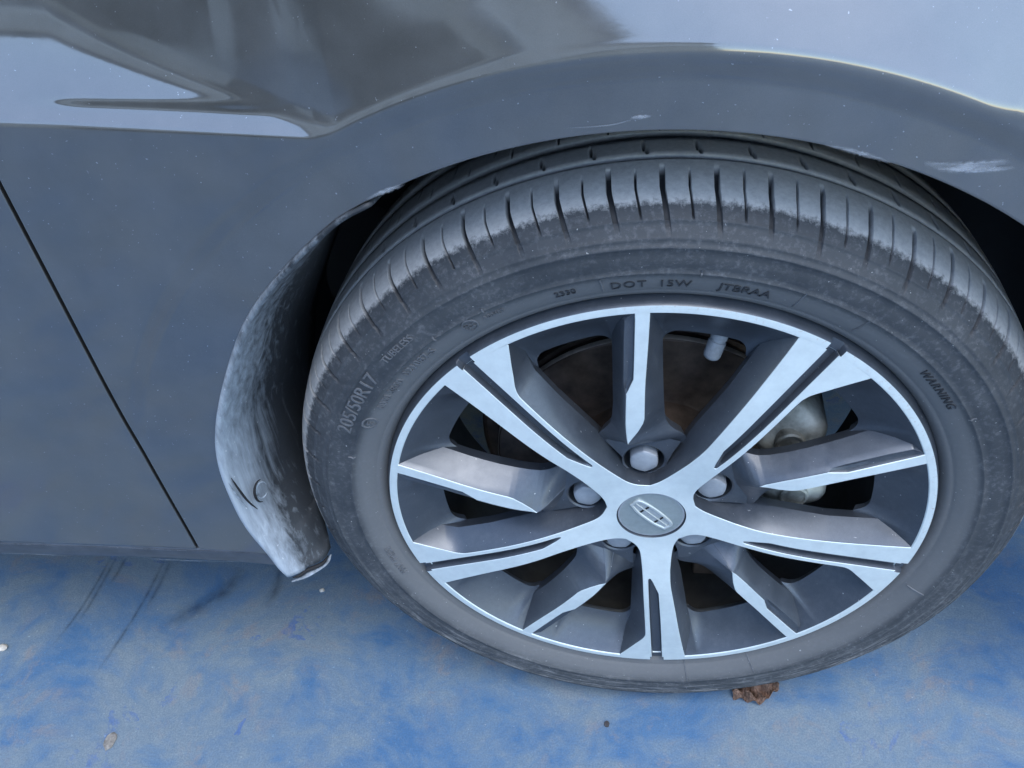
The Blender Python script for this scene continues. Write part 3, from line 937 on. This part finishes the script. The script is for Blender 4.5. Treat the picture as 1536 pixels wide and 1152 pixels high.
def build_emblem():
    m = Mesh()
    hl, hw = 0.0225, 0.0080
    def outline(s, k=1.0):
        top = smooth_chain([(-hl * s, -hw * 0.62 * k), (-hl * s * 0.98, hw * 0.60 * k), (-hl * 0.42 * s, hw * k), (hl * 0.42 * s, hw * k), (hl * 0.98 * s, hw * 0.60 * k), (hl * s, -hw * 0.62 * k)], 40)
        bot = smooth_chain([(hl * s, -hw * 0.62 * k), (hl * 0.42 * s, -hw * k), (-hl * 0.42 * s, -hw * k), (-hl * s, -hw * 0.62 * k)], 28)[1:-1]
        return np.vstack([top, bot])
    a, b_, c, d = outline(1.0), outline(0.975, 0.94), outline(0.91, 0.74), outline(0.885, 0.68)
    yb = 0.0040
    put = lambda P, y: np.stack([P[:, 0], np.full(len(P), y), P[:, 1]], 1)
    m.strip([put(a, yb + .001), put(a, yb - .0009), put(b_, yb - .0014), put(c, yb - .0014), put(d, yb - .0008), put(d, yb - .0002)], 0, closed=True)
    m.add(put(d, yb - .0003), [tuple(range(len(d)))], 1)
    def bar(x0, x1, z0, z1, h, mat):
        P = [(x0, yb + .0005, z0), (x1, yb + .0005, z0), (x1, yb + .0005, z1), (x0, yb + .0005, z1)]
        e = 0.0003
        Q = [(x0 + e, yb - h, z0 + e), (x1 - e, yb - h, z0 + e), (x1 - e, yb - h, z1 - e), (x0 + e, yb - h, z1 - e)]
        m.add(P + Q, [(4, 5, 6, 7), (0, 1, 5, 4), (1, 2, 6, 5), (2, 3, 7, 6), (3, 0, 4, 7)], mat)
    bar(-hl * .9, hl * .9, -0.0006, 0.0006, 0.0012, 0)
    for x in (-0.0092, 0.0092):
        for z0, z1 in ((-hw * .68, -0.0009), (0.0009, hw * .68)): bar(x - 0.0009, x + 0.0009, z0 + .0004, z1 - .0002, 0.0011, 2)
    o = m.build('emblem', [M['chrome'], M['steel2'], M['dark']], wheel, sharp=30)
    o.rotation_euler = (0, R(46), 0)
    return o
M['steel2'] = mat_simple('brushed_emblem_field', (0.42, 0.45, 0.46), 0.35, 0.6, 0.15, 400)
emb = build_emblem()
emb.location = (0.0004, 0, 0.0012)

# ---- lug nuts
def build_nut():
    m = Mesh()
    n = 48
    th = np.linspace(0, 2 * math.pi, n, endpoint=False)
    hexr = 0.0116 * (0.45 / np.cos(np.mod(th, R(60)) - R(30)) + 0.57)
    rows = []
    for k, y, rd in ((1.0, 0.036, 1), (1.0, 0.0165, 1), (0.985, 0.0156, .97), (0.95, 0.0150, .9), (0.85, 0.0144, .6), (0.65, 0.0139, .3), (0.4, 0.0136, 0), (0.001, 0.0135, 0)):
        r = hexr * rd + 0.0118 * (1 - rd)
        rows.append(np.stack([LUG_U + r * k * np.cos(th), np.full(n, y), LUG_V + r * k * np.sin(th)], 1))
    m.strip(rows, 0, closed=True, flip=True)
    return m
nut = build_nut().build('lug_nut', [M['nut']], wheel, sharp=28)
place_sector(nut, 'lug_nut', SLIM_A, wheel)

# ---- valve stem: a rubber stem with a plastic cap, standing off the barrel
def build_valve():
    m = Mesh()
    n = 24
    th = np.linspace(0, 2 * math.pi, n, endpoint=False)
    prof = [(0.0, 0.0078), (0.006, 0.0072), (0.016, 0.0066), (0.0165, 0.0060), (0.018, 0.0060), (0.0185, 0.0070), (0.030, 0.0068), (0.0325, 0.0060), (0.034, 0.0040), (0.0345, 0.0001)]
    rows = [np.stack([r * np.cos(th), np.full(n, 0) + 0 * th + t, r * np.sin(th)], 1) for t, r in prof]
    m.strip(rows, 0, closed=True)
    o = m.build('valve_stem', [M['valve']], wheel, sharp=40)
    return o
valve = build_valve()
va = R(90) + PHI - math.atan2(0.0590, 0.178)
base = Vector((0.196 * math.cos(va), 0.040, 0.196 * math.sin(va)))
tip = Vector((0.160 * math.cos(va + .01), 0.030, 0.160 * math.sin(va + .01)))
valve.location = base
valve.rotation_mode = 'QUATERNION'
valve.rotation_quaternion = (tip - base).to_track_quat('Y', 'Z')

# ---- tyre
def build_tyre():
    P = 56
    one = np.unique(np.concatenate([np.linspace(-.46, .46, 33), [-.5, -.485, -.472, -.060, -.047, -.036, .036, .047, .060, .472, .485]]))
    # big cut at 0, thin cut at .5
    ph = np.concatenate([one + k for k in range(P)])
    th = ph / P * 2 * math.pi
    n = len(th)
    prof = [(0.2335, 0.0180), (0.2352, 0.0120), (0.2376, 0.0075), (0.2400, 0.0052), (0.2432, 0.0030), (0.2440, 0.0031), (0.2450, 0.0020), (0.2480, 0.0003), (0.2515, -0.0017), (0.2550, -0.0032), (0.2590, -0.0048), (0.2628, -0.0060), (0.2636, -0.0070), (0.2646, -0.0070), (0.2654, -0.0063), (0.2690, -0.0071), (0.2730, -0.0076), (0.2780, -0.0077), (0.2830, -0.0068), (0.2836, -0.0074), (0.2848, -0.0074), (0.2856, -0.0062), (0.2885, -0.0048), (0.2895, -0.0052), (0.2903, -0.0042), (0.2935, -0.0023), (0.2965, 0.0002), (0.2985, 0.0018), (0.2992, 0.0016), (0.3000, 0.0026), (0.3025, 0.0048), (0.3050, 0.0072), (0.3072, 0.0096), (0.3092, 0.0120), (0.3110, 0.0147), (0.3126, 0.0176), (0.3140, 0.0206), (0.3152, 0.0238), (0.3163, 0.0272), (0.3172, 0.0306), (0.3180, 0.0345), (0.3187, 0.0385), (0.3193, 0.0425), (0.3197, 0.0455), (0.3199, 0.0472), (0.3190, 0.0477), (0.3140, 0.0481), (0.3135, 0.0495), (0.3140, 0.0516), (0.3196, 0.0520), (0.3205, 0.0527), (0.3209, 0.056), (0.3213, 0.062), (0.3217, 0.069), (0.3219, 0.0745), (0.3212, 0.0752), (0.3150, 0.0756), (0.3148, 0.0782), (0.3150, 0.0824), (0.3212, 0.0830), (0.3221, 0.0838), (0.3223, 0.092), (0.3224, 0.100), (0.3222, 0.110), (0.3219, 0.117), (0.3150, 0.118), (0.3150, 0.126), (0.3216, 0.127), (0.3208, 0.140), (0.3195, 0.152), (0.3180, 0.165), (0.3150, 0.178), (0.3095, 0.190), (0.3000, 0.198), (0.280, 0.205), (0.255, 0.200), (0.238, 0.190)]
    pr = np.array(prof)
    s = np.r_[0, np.cumsum(np.hypot(*np.diff(pr, axis=0).T))]
    sY = lambda y: np.interp(y, pr[33:48, 1], s[33:48])
    sR = lambda r: np.interp(r, pr[:33, 0], s[:33])
    rr = pr[:, 0][:, None] + 0 * th; yy = pr[:, 1][:, None] + 0 * th
    T = np.gradient(pr, axis=0); T /= np.linalg.norm(T, axis=1)[:, None]
    Nn = np.stack([T[:, 1], -T[:, 0]], 1)        # outward normal in (r, y)
    S = s[:, None]
    g = np.random.default_rng(3)
    frac = ph - np.round(ph)
    pid = np.round(ph).astype(int) % P
    half = np.abs(np.abs(frac) - 0.5)
    hid = np.floor(ph).astype(int) % P
    jb0 = g.uniform(-.002, .002, P); jb1 = g.uniform(-.003, .003, P)
    jt0 = g.uniform(-.003, .003, P); jt1 = g.uniform(-.004, .003, P)
    big = (np.abs(frac) < 0.048)
    thin = (half < 0.02)
    s_top, s_bot = sY(0.0365), sR(0.2935)
    s_top2, s_bot2 = sY(0.0345), sR(0.3015)
    win = sstep(0, .004, S - (s_bot + jb1[pid])) * sstep(0, .004, (s_top + jb0[pid]) - S)
    win2 = sstep(0, .004, S - (s_bot2 + jt1[hid])) * sstep(0, .004, (s_top2 + jt0[hid]) - S)
    deep = np.interp(S, [s_bot - .004, sR(0.305), sY(0.02), s_top + .01], [0.0012, 0.0035, 0.0062, 0.0055])
    cut = np.where(big, win * deep, 0) + np.where(thin, win2 * 0.0042, 0)
    # oblique nicks on the second rib and the centre rib
    for y0, y1, off in ((0.0535, 0.066, 0.30), (0.0845, 0.096, 0.0), (0.106, 0.117, 0.45)):
        a0, a1 = np.interp([y0, y1], pr[48:68, 1], s[48:68])
        tt = np.clip((S - a0) / (a1 - a0), 0, 1)
        f2 = (ph - off - 0.12 * tt + 0.5) % 1 - 0.5
        nick = (np.abs(f2) < 0.030) & (S > a0 - .0005) & (S < a1)
        cut = np.maximum(cut, np.where(nick, 0.0040, 0))
    rr = rr - Nn[:, 0][:, None] * cut
    yy = yy - Nn[:, 1][:, None] * cut
    # radial hairlines and bars moulded into the lower sidewall
    # gentle lateral waviness of the worn shoulder
    wav = 0.0003 * np.sin(th * 9 + 1)[None, :] * (S > sR(0.29))
    rr = rr + wav
    # sipes lean a little
    lean = np.interp(S[:, 0], [s_bot, sR(0.306), sY(0.02), s_top], [-0.0022, 0.0, 0.002, 0.002])[:, None] / 0.31
    TH = th[None, :] + lean * (S > s_bot - .01) * (S < sY(0.047))
    X = rr * np.cos(TH); Z = rr * np.sin(TH); Yv = yy
    # flat, bulging contact patch on the floor
    lowk = np.clip((-HZ + 0.050 - Z) / 0.060, 0, 1)
    bul = lowk ** 2 * np.where(Yv < 0.1, -0.0035, 0.0035) * sstep(0.24, 0.28, rr)
    Yv = Yv + bul
    zmin = -HZ + 0.0004
    Z = np.where(Z < zmin + 0.010, zmin + 0.010 * np.exp((Z - zmin - 0.010) / 0.010) * 0.98, Z)
    V = np.stack([X, Yv, Z], 2).reshape(-1, 3)
    wear = np.interp(s, [sR(0.3010), sR(0.3085), sY(0.016), sY(0.2)], [0.0, 0.40, 0.85, 1.0])[:, None] + 0 * th
    wear = np.where(pr[:, 0][:, None] < 0.299, 0, wear)
    wear[48:, :] = 0.92
    bead = sstep(0.2655, 0.2560, pr[:, 0])[:, None] + 0 * th
    cutm = np.clip(cut / 0.0035, 0, 1)
    grv = ((pr[:, 0] < 0.3155) & (pr[:, 1] > 0.047) & (pr[:, 1] < 0.13))[:, None] + 0 * th
    cutm = np.maximum(cutm, grv)
    o = mesh_obj('tyre', V, grid_faces(len(prof), n, True, False), M['tyre'], wheel, attrs={'wear': wear.ravel(), 'bead': bead.ravel(), 'cut': cutm.ravel()})
    return o, pr
tyre, TPROF = build_tyre()
def side_y(r): return np.interp(r, TPROF[:33, 0], TPROF[:33, 1])

# ---- raised marks on the sidewall
M['letter'] = mat_simple('moulded_rubber_mark', (0.095, 0.100, 0.108), 0.6, 0.0, 0.3, 120)
M['letter_dark'] = mat_simple('moulded_rubber_mark_dark', (0.026, 0.028, 0.032), 0.6, 0.0, 0.3, 120)
def tyre_text(txt, a_mid, r_base, height, spacing=1.0, rise=0.0010, dark=False):
    cu = bpy.data.curves.new('lettering', 'FONT')
    cu.body = txt
    cu.size = 1.0
    cu.space_character = spacing
    cu.align_x = 'CENTER'
    cu.resolution_u = 3
    cu.extrude = 0.5
    tmp = bpy.data.objects.new('lettering_src', cu)
    COL.objects.link(tmp)
    dg = bpy.context.evaluated_depsgraph_get()
    me = bpy.data.meshes.new_from_object(tmp.evaluated_get(dg))
    bpy.data.objects.remove(tmp)
    bpy.data.curves.remove(cu)
    bm = bmesh.new(); bm.from_mesh(me)
    bmesh.ops.subdivide_edges(bm, edges=[e for e in bm.edges if e.calc_length() > 0.35], cuts=2)
    bmesh.ops.triangulate(bm, faces=bm.faces)
    sc = height / 0.70
    for v in bm.verts:
        x, y, z = v.co
        r = r_base + y * sc
        a = a_mid - x * sc / (r_base + height * .5)
        yv = side_y(r) + 0.0006 - (rise + 0.0006) * (z + 0.5)
        v.co = (r * math.cos(a), yv, r * math.sin(a))
    bm.to_mesh(me); bm.free()
    me.materials.clear(); me.materials.append(M['letter_dark' if dark else 'letter'])
    me.name = 'lettering'
    o = bpy.data.objects.new('lettering', me)
    COL.objects.link(o)
    o.parent = wheel
    return o

def tyre_ring(a, r, rad, wid=0.0009, rise=0.0008, name='moulded_ring'):
    m = Mesh()
    n = 32
    th = np.linspace(0, 2 * math.pi, n, endpoint=False)
    c = np.array([r * math.cos(a), r * math.sin(a)])
    rows = []
    for k, h in ((rad + wid, 0.0004), (rad + wid * .6, -rise), (rad - wid * .6, -rise), (rad - wid, 0.0004)):
        X = c[0] + k * np.cos(th); Z = c[1] + k * np.sin(th)
        rows.append(np.stack([X, side_y(np.hypot(X, Z)) + h, Z], 1))
    m.strip(rows, 0, closed=True)
    return m.build(name, [M['letter']], wheel)

def tyre_bar(a, r0, r1, wid=0.0008, rise=0.0008, tilt=0.0):
    m = Mesh()
    rr = np.linspace(r0, r1, 8)
    rows = []
    for k, h in ((-1, 0.0004), (-.5, -rise), (.5, -rise), (1, 0.0004)):
        aa = a + k * wid / rr + tilt * (rr - r0)
        rows.append(np.stack([rr * np.cos(aa), side_y(rr) + h, rr * np.sin(aa)], 1))
    m.strip(rows, 0)
    return m.build('moulded_bar', [M['letter']], wheel)

tyre_text('DOT', R(95.3), 0.2495, 0.0075, 1.15, 0.0010, True)
tyre_text('15W', R(88.2), 0.2495, 0.0075, 1.05, 0.0010, True)
tyre_text('JTBRAA', R(77.4), 0.2495, 0.0075, 1.0, 0.0010, True)
tyre_text('205/50R17', R(149.2), 0.2705, 0.0118, 0.98, 0.0009)
tyre_text('TUBELESS', R(134.4), 0.2745, 0.0058, 1.0)
tyre_text('021087-S', R(134.6), 0.2535, 0.0068, 1.02)
tyre_text('0000 3R00', R(144.4), 0.2535, 0.0062, 1.0)
tyre_text('2330', R(105.2), 0.2520, 0.0055, 1.0, 0.0010, True)
tyre_text('WARNING', R(38.5), 0.2530, 0.0062, 1.15, 0.0010, True)
tyre_text('A00417', R(117.4), 0.2555, 0.0040, 1.0)
tyre_text('MAX PRESS', R(-163.5), 0.2490, 0.0058, 1.0)
tyre_ring(R(153.1), 0.2585, 0.0058)
tyre_text('E', R(153.1), 0.2558, 0.0055)
tyre_ring(R(122.1), 0.2570, 0.0058)
tyre_text('CCC', R(122.1), 0.2548, 0.0042, 0.8)
for a, r0, r1 in ((99.4, 0.247, 0.262), (84.6, 0.262, 0.268), (69.0, 0.247, 0.265), (58.0, 0.248, 0.264), (128.5, 0.262, 0.2665), (118.4, 0.262, 0.267), (163.0, 0.262, 0.268), (-64.5, 0.240, 0.262), (-80.0, 0.240, 0.262), (30.0, 0.262, 0.268), (-20.0, 0.247, 0.262)):
    tyre_bar(R(a), r0, r1)

# ---- brake behind the spokes
brake = empty('brake', (0, 0, HZ), car)
def lathe(prof, name, mat, parent, n=96, sharp=35):
    m = Mesh()
    th = np.linspace(0, 2 * math.pi, n, endpoint=False)
    m.strip([np.stack([max(r, 1e-5) * np.cos(th), np.full(n, y), max(r, 1e-5) * np.sin(th)], 1) for r, y in prof], 0, closed=True)
    return m.build(name, [mat], parent, sharp=sharp)
lathe([(0.0, 0.046), (0.066, 0.046), (0.070, 0.049), (0.074, 0.066), (0.0745, 0.072), (0.078, 0.0735), (0.1415, 0.0735), (0.1430, 0.075), (0.1430, 0.080), (0.139, 0.081), (0.139, 0.091), (0.143, 0.092), (0.143, 0.098), (0.06, 0.100)], 'brake_disc', M['disc'], brake)
lathe([(0.1430, 0.0744), (0.1436, 0.0752), (0.1438, 0.0795), (0.1430, 0.0801)], 'disc_edge', M['steel'], brake)
lathe([(0.075, 0.104), (0.158, 0.106), (0.160, 0.103), (0.162, 0.106), (0.162, 0.122), (0.06, 0.125)], 'dust_shield', M['disc'], brake)

def box_piece(m, x0, x1, y0, y1, z0, z1, bev=0.004, mat=0, jitter=0.0, seed=0):
    bm = bmesh.new()
    bmesh.ops.create_cube(bm, size=1)
    for v in bm.verts:
        v.co = ((x0 + x1) / 2 + v.co.x * (x1 - x0), (y0 + y1) / 2 + v.co.y * (y1 - y0), (z0 + z1) / 2 + v.co.z * (z1 - z0))
    bmesh.ops.bevel(bm, geom=list(bm.edges), offset=bev, segments=3, affect='EDGES', profile=0.6)
    bm.verts.index_update()
    m.add([tuple(v.co) for v in bm.verts], [tuple(v.index for v in f.verts) for f in bm.faces], mat)
    bm.free()
def build_caliper():
    m = Mesh()
    # a casting bent round the disc edge: sections in (r, y) swept over the angle, swelling at the two piston bosses
    na, ns = 60, 22
    A = np.linspace(R(-24), R(41), na)
    rows = []
    for a in A:
        d = math.degrees(a)
        endk = min(1, (d + 24) / 5, (41 - d) / 5) ** 0.5 if -24 < d < 41 else 0.0
        boss = math.exp(-((d - 24) / 9.5) ** 2) + math.exp(-((d + 7) / 9.5) ** 2)
        r0 = 0.104 + 0.020 * (1 - endk) - 0.006 * boss
        r1 = 0.150 + 0.012 * boss - 0.016 * (1 - endk)
        y0 = 0.062 - 0.018 * boss + 0.012 * (1 - endk)
        y1 = 0.112
        sec = []
        for t in np.linspace(0, 2 * math.pi, ns, endpoint=False):
            c, q = math.cos(t), math.sin(t)
            c = math.copysign(abs(c) ** 0.45, c); q = math.copysign(abs(q) ** 0.45, q)
            sec.append(((r0 + r1) / 2 + (r1 - r0) / 2 * c * (0.12 + 0.88 * endk), (y0 + y1) / 2 + (y1 - y0) / 2 * q * (0.3 + 0.7 * endk)))
        rows.append([(r * math.cos(a), y, r * math.sin(a)) for r, y in sec])
    m.strip(rows, 0, closed=True)
    m.add(rows[0], [tuple(range(ns))]); m.add(rows[-1], [tuple(range(ns))[::-1]])
    m.build('brake_caliper', [M['cast']], brake, sharp=50)
    for d, r in ((24, 0.128), (-7, 0.130)):
        b = Mesh()
        n = 28
        th = np.linspace(0, 2 * math.pi, n, endpoint=False)
        cx, cz = r * math.cos(R(d)), r * math.sin(R(d))
        b.strip([np.stack([cx + k * np.cos(th), np.full(n, y), cz + k * np.sin(th)], 1) for k, y in ((0.0135, 0.052), (0.0130, 0.0425), (0.0115, 0.0412), (0.0100, 0.0416), (0.0095, 0.0432), (0.0001, 0.0436))], 0, closed=True)
        b.build('piston_boss', [M['cast']], brake, sharp=35)
    pd = Mesh()
    box_piece(pd, 0.050, 0.105, 0.070, 0.100, -0.175, -0.150, 0.003)
    pd.build('brake_bracket', [M['disc']], brake)
build_caliper()
kn = Mesh()
box_piece(kn, -0.06, 0.09, 0.13, 0.30, -0.08, 0.10, 0.02)
kn.build('knuckle', [M['black']], brake)

# ---- body scratches seen on the flare
body_mark([(-0.186, 0.3355), (-0.174, 0.3405), (-0.160, 0.3455)], 0.0042, seed=2)
body_mark([(0.084, 0.3648), (0.100, 0.3605), (0.122, 0.3530)], 0.0038, seed=3)
body_mark([(0.140, 0.3520), (0.158, 0.3490), (0.186, 0.3520)], 0.0078, seed=4)
body_mark([(0.152, 0.3485), (0.170, 0.3470), (0.190, 0.3480)], 0.0050, seed=5)
body_mark([(-0.062, 0.3785), (-0.035, 0.3800), (-0.021, 0.3835)], 0.0012, seed=6, mat='faint')
body_mark([(-0.024, 0.3838), (-0.012, 0.3846)], 0.0034, seed=7)
body_mark([(0.205, 0.3290), (0.222, 0.3320), (0.240, 0.3330)], 0.0050, seed=8, mat='faint')

# ================================================================== small things on the floor
def blob(name, mat, loc, size, seed, label, cat, group=None):
    g = np.random.default_rng(seed)
    bm = bmesh.new()
    bmesh.ops.create_icosphere(bm, subdivisions=2, radius=1)
    dirs = g.normal(size=(7, 3)); dirs /= np.linalg.norm(dirs, axis=1)[:, None]
    cutd = g.uniform(0.55, 0.85, 7)
    for v in bm.verts:
        p = np.array(v.co)
        for d, c in zip(dirs, cutd):
            k = p @ d
            if k > c: p = p - d * (k - c)
        p += g.normal(size=3) * 0.03
        v.co = (p[0] * size[0], p[1] * size[1], max(p[2], -0.6) * size[2] + 0.6 * size[2])
    me = bpy.data.meshes.new(name)
    bm.to_mesh(me); bm.free()
    me.materials.append(M[mat])
    o = bpy.data.objects.new(name, me)
    COL.objects.link(o)
    o.location = loc
    o['label'] = label
    o['category'] = cat
    if group: o['group'] = group
    return o
blob('stone_chip', 'chip', (-0.789, 0.020, 0.0), (0.008, 0.006, 0.003), 1, 'pale stone chip at the left edge of the blue floor', 'stone')
blob('pebble', 'chip', (-0.404, 0.122, 0.0), (0.0034, 0.003, 0.0025), 2, 'tiny pale pebble on dark floor below the torn guard', 'stone')
blob('grit', 'darkchip', (-0.039, -0.034, 0.0), (0.003, 0.004, 0.0025), 4, 'tiny dark grit on blue floor in front of the tyre', 'grit')
blob('dirt_clod', 'clod', (-0.595, -0.088, 0.0), (0.008, 0.011, 0.0015), 3, 'flat brown clod of dirt trodden onto the blue floor', 'dirt')

def build_leaf():
    n, k = 26, 12
    g = np.random.default_rng(5)
    V = []
    for i in range(n):
        s = i / (n - 1)
        w = 0.013 * math.sin(math.pi * min(1, s * 0.93 + 0.05)) ** 0.6
        for j in range(k):
            t = j / (k - 1) * 2 - 1
            z = 0.006 + 0.0040 * math.sin(s * 27 + t * 2.2) + 0.003 * math.cos(t * 4 + s * 6) + g.normal() * 0.0005
            V.append((s * 0.052 - 0.026, t * w + 0.003 * math.sin(s * 9), max(0.0004, z)))
    o = mesh_obj('dry_leaf', V, grid_faces(n, k), M['leaf'], None, smooth=False)
    o.location = (0.124, 0.0125, 0.0)
    o.rotation_euler = (0, 0, R(12))
    o['label'] = 'crumpled brown dry leaf pinched under the tyre'
    o['category'] = 'leaf'
    so = o.modifiers.new('thick', 'SOLIDIFY'); so.thickness = 0.0004
build_leaf()

def floor_mark(pts, width, seed, lift=0.0008):
    g = np.random.default_rng(seed)
    C = smooth_chain(pts, 60)
    T = np.gradient(C, axis=0); T /= np.linalg.norm(T, axis=1)[:, None]
    N = np.stack([-T[:, 1], T[:, 0]], 1)
    s = np.linspace(0, 1, 60)
    V, F = [], []
    for k in np.linspace(-1, 1, 7):
        P = C + N * (width * k * .5)
        V.append(np.stack([P[:, 0], P[:, 1], np.full(60, lift)], 1))
        F.append((1 - abs(k)) * np.clip(np.sin(np.pi * (0.12 + 0.86 * s)) * 1.3, 0, 1))
    o = mesh_obj('scuff_mark', np.concatenate(V), grid_faces(7, 60, False, True), M['scuff'], floor, attrs={'fade': np.concatenate(F)})
    return o
for i, (pts, w) in enumerate([
        ([(-0.712, 0.160), (-0.712, 0.120), (-0.716, 0.070), (-0.727, 0.020)], 0.008),
        ([(-0.704, 0.160), (-0.704, 0.125), (-0.706, 0.080), (-0.712, 0.050)], 0.009),
        ([(-0.690, 0.160), (-0.690, 0.140), (-0.693, 0.115)], 0.010),
        ([(-0.634, 0.160), (-0.634, 0.110), (-0.640, 0.050), (-0.652, -0.018)], 0.009),
        ([(-0.624, 0.160), (-0.624, 0.115), (-0.627, 0.075)], 0.012),
        ([(-0.520, 0.150), (-0.535, 0.110), (-0.575, 0.075), (-0.600, 0.055)], 0.040),
        ([(-0.470, 0.160), (-0.465, 0.120), (-0.470, 0.090)], 0.022)]):
    floor_mark(pts, w, 20 + i, 0.0006 + 0.0003 * i)
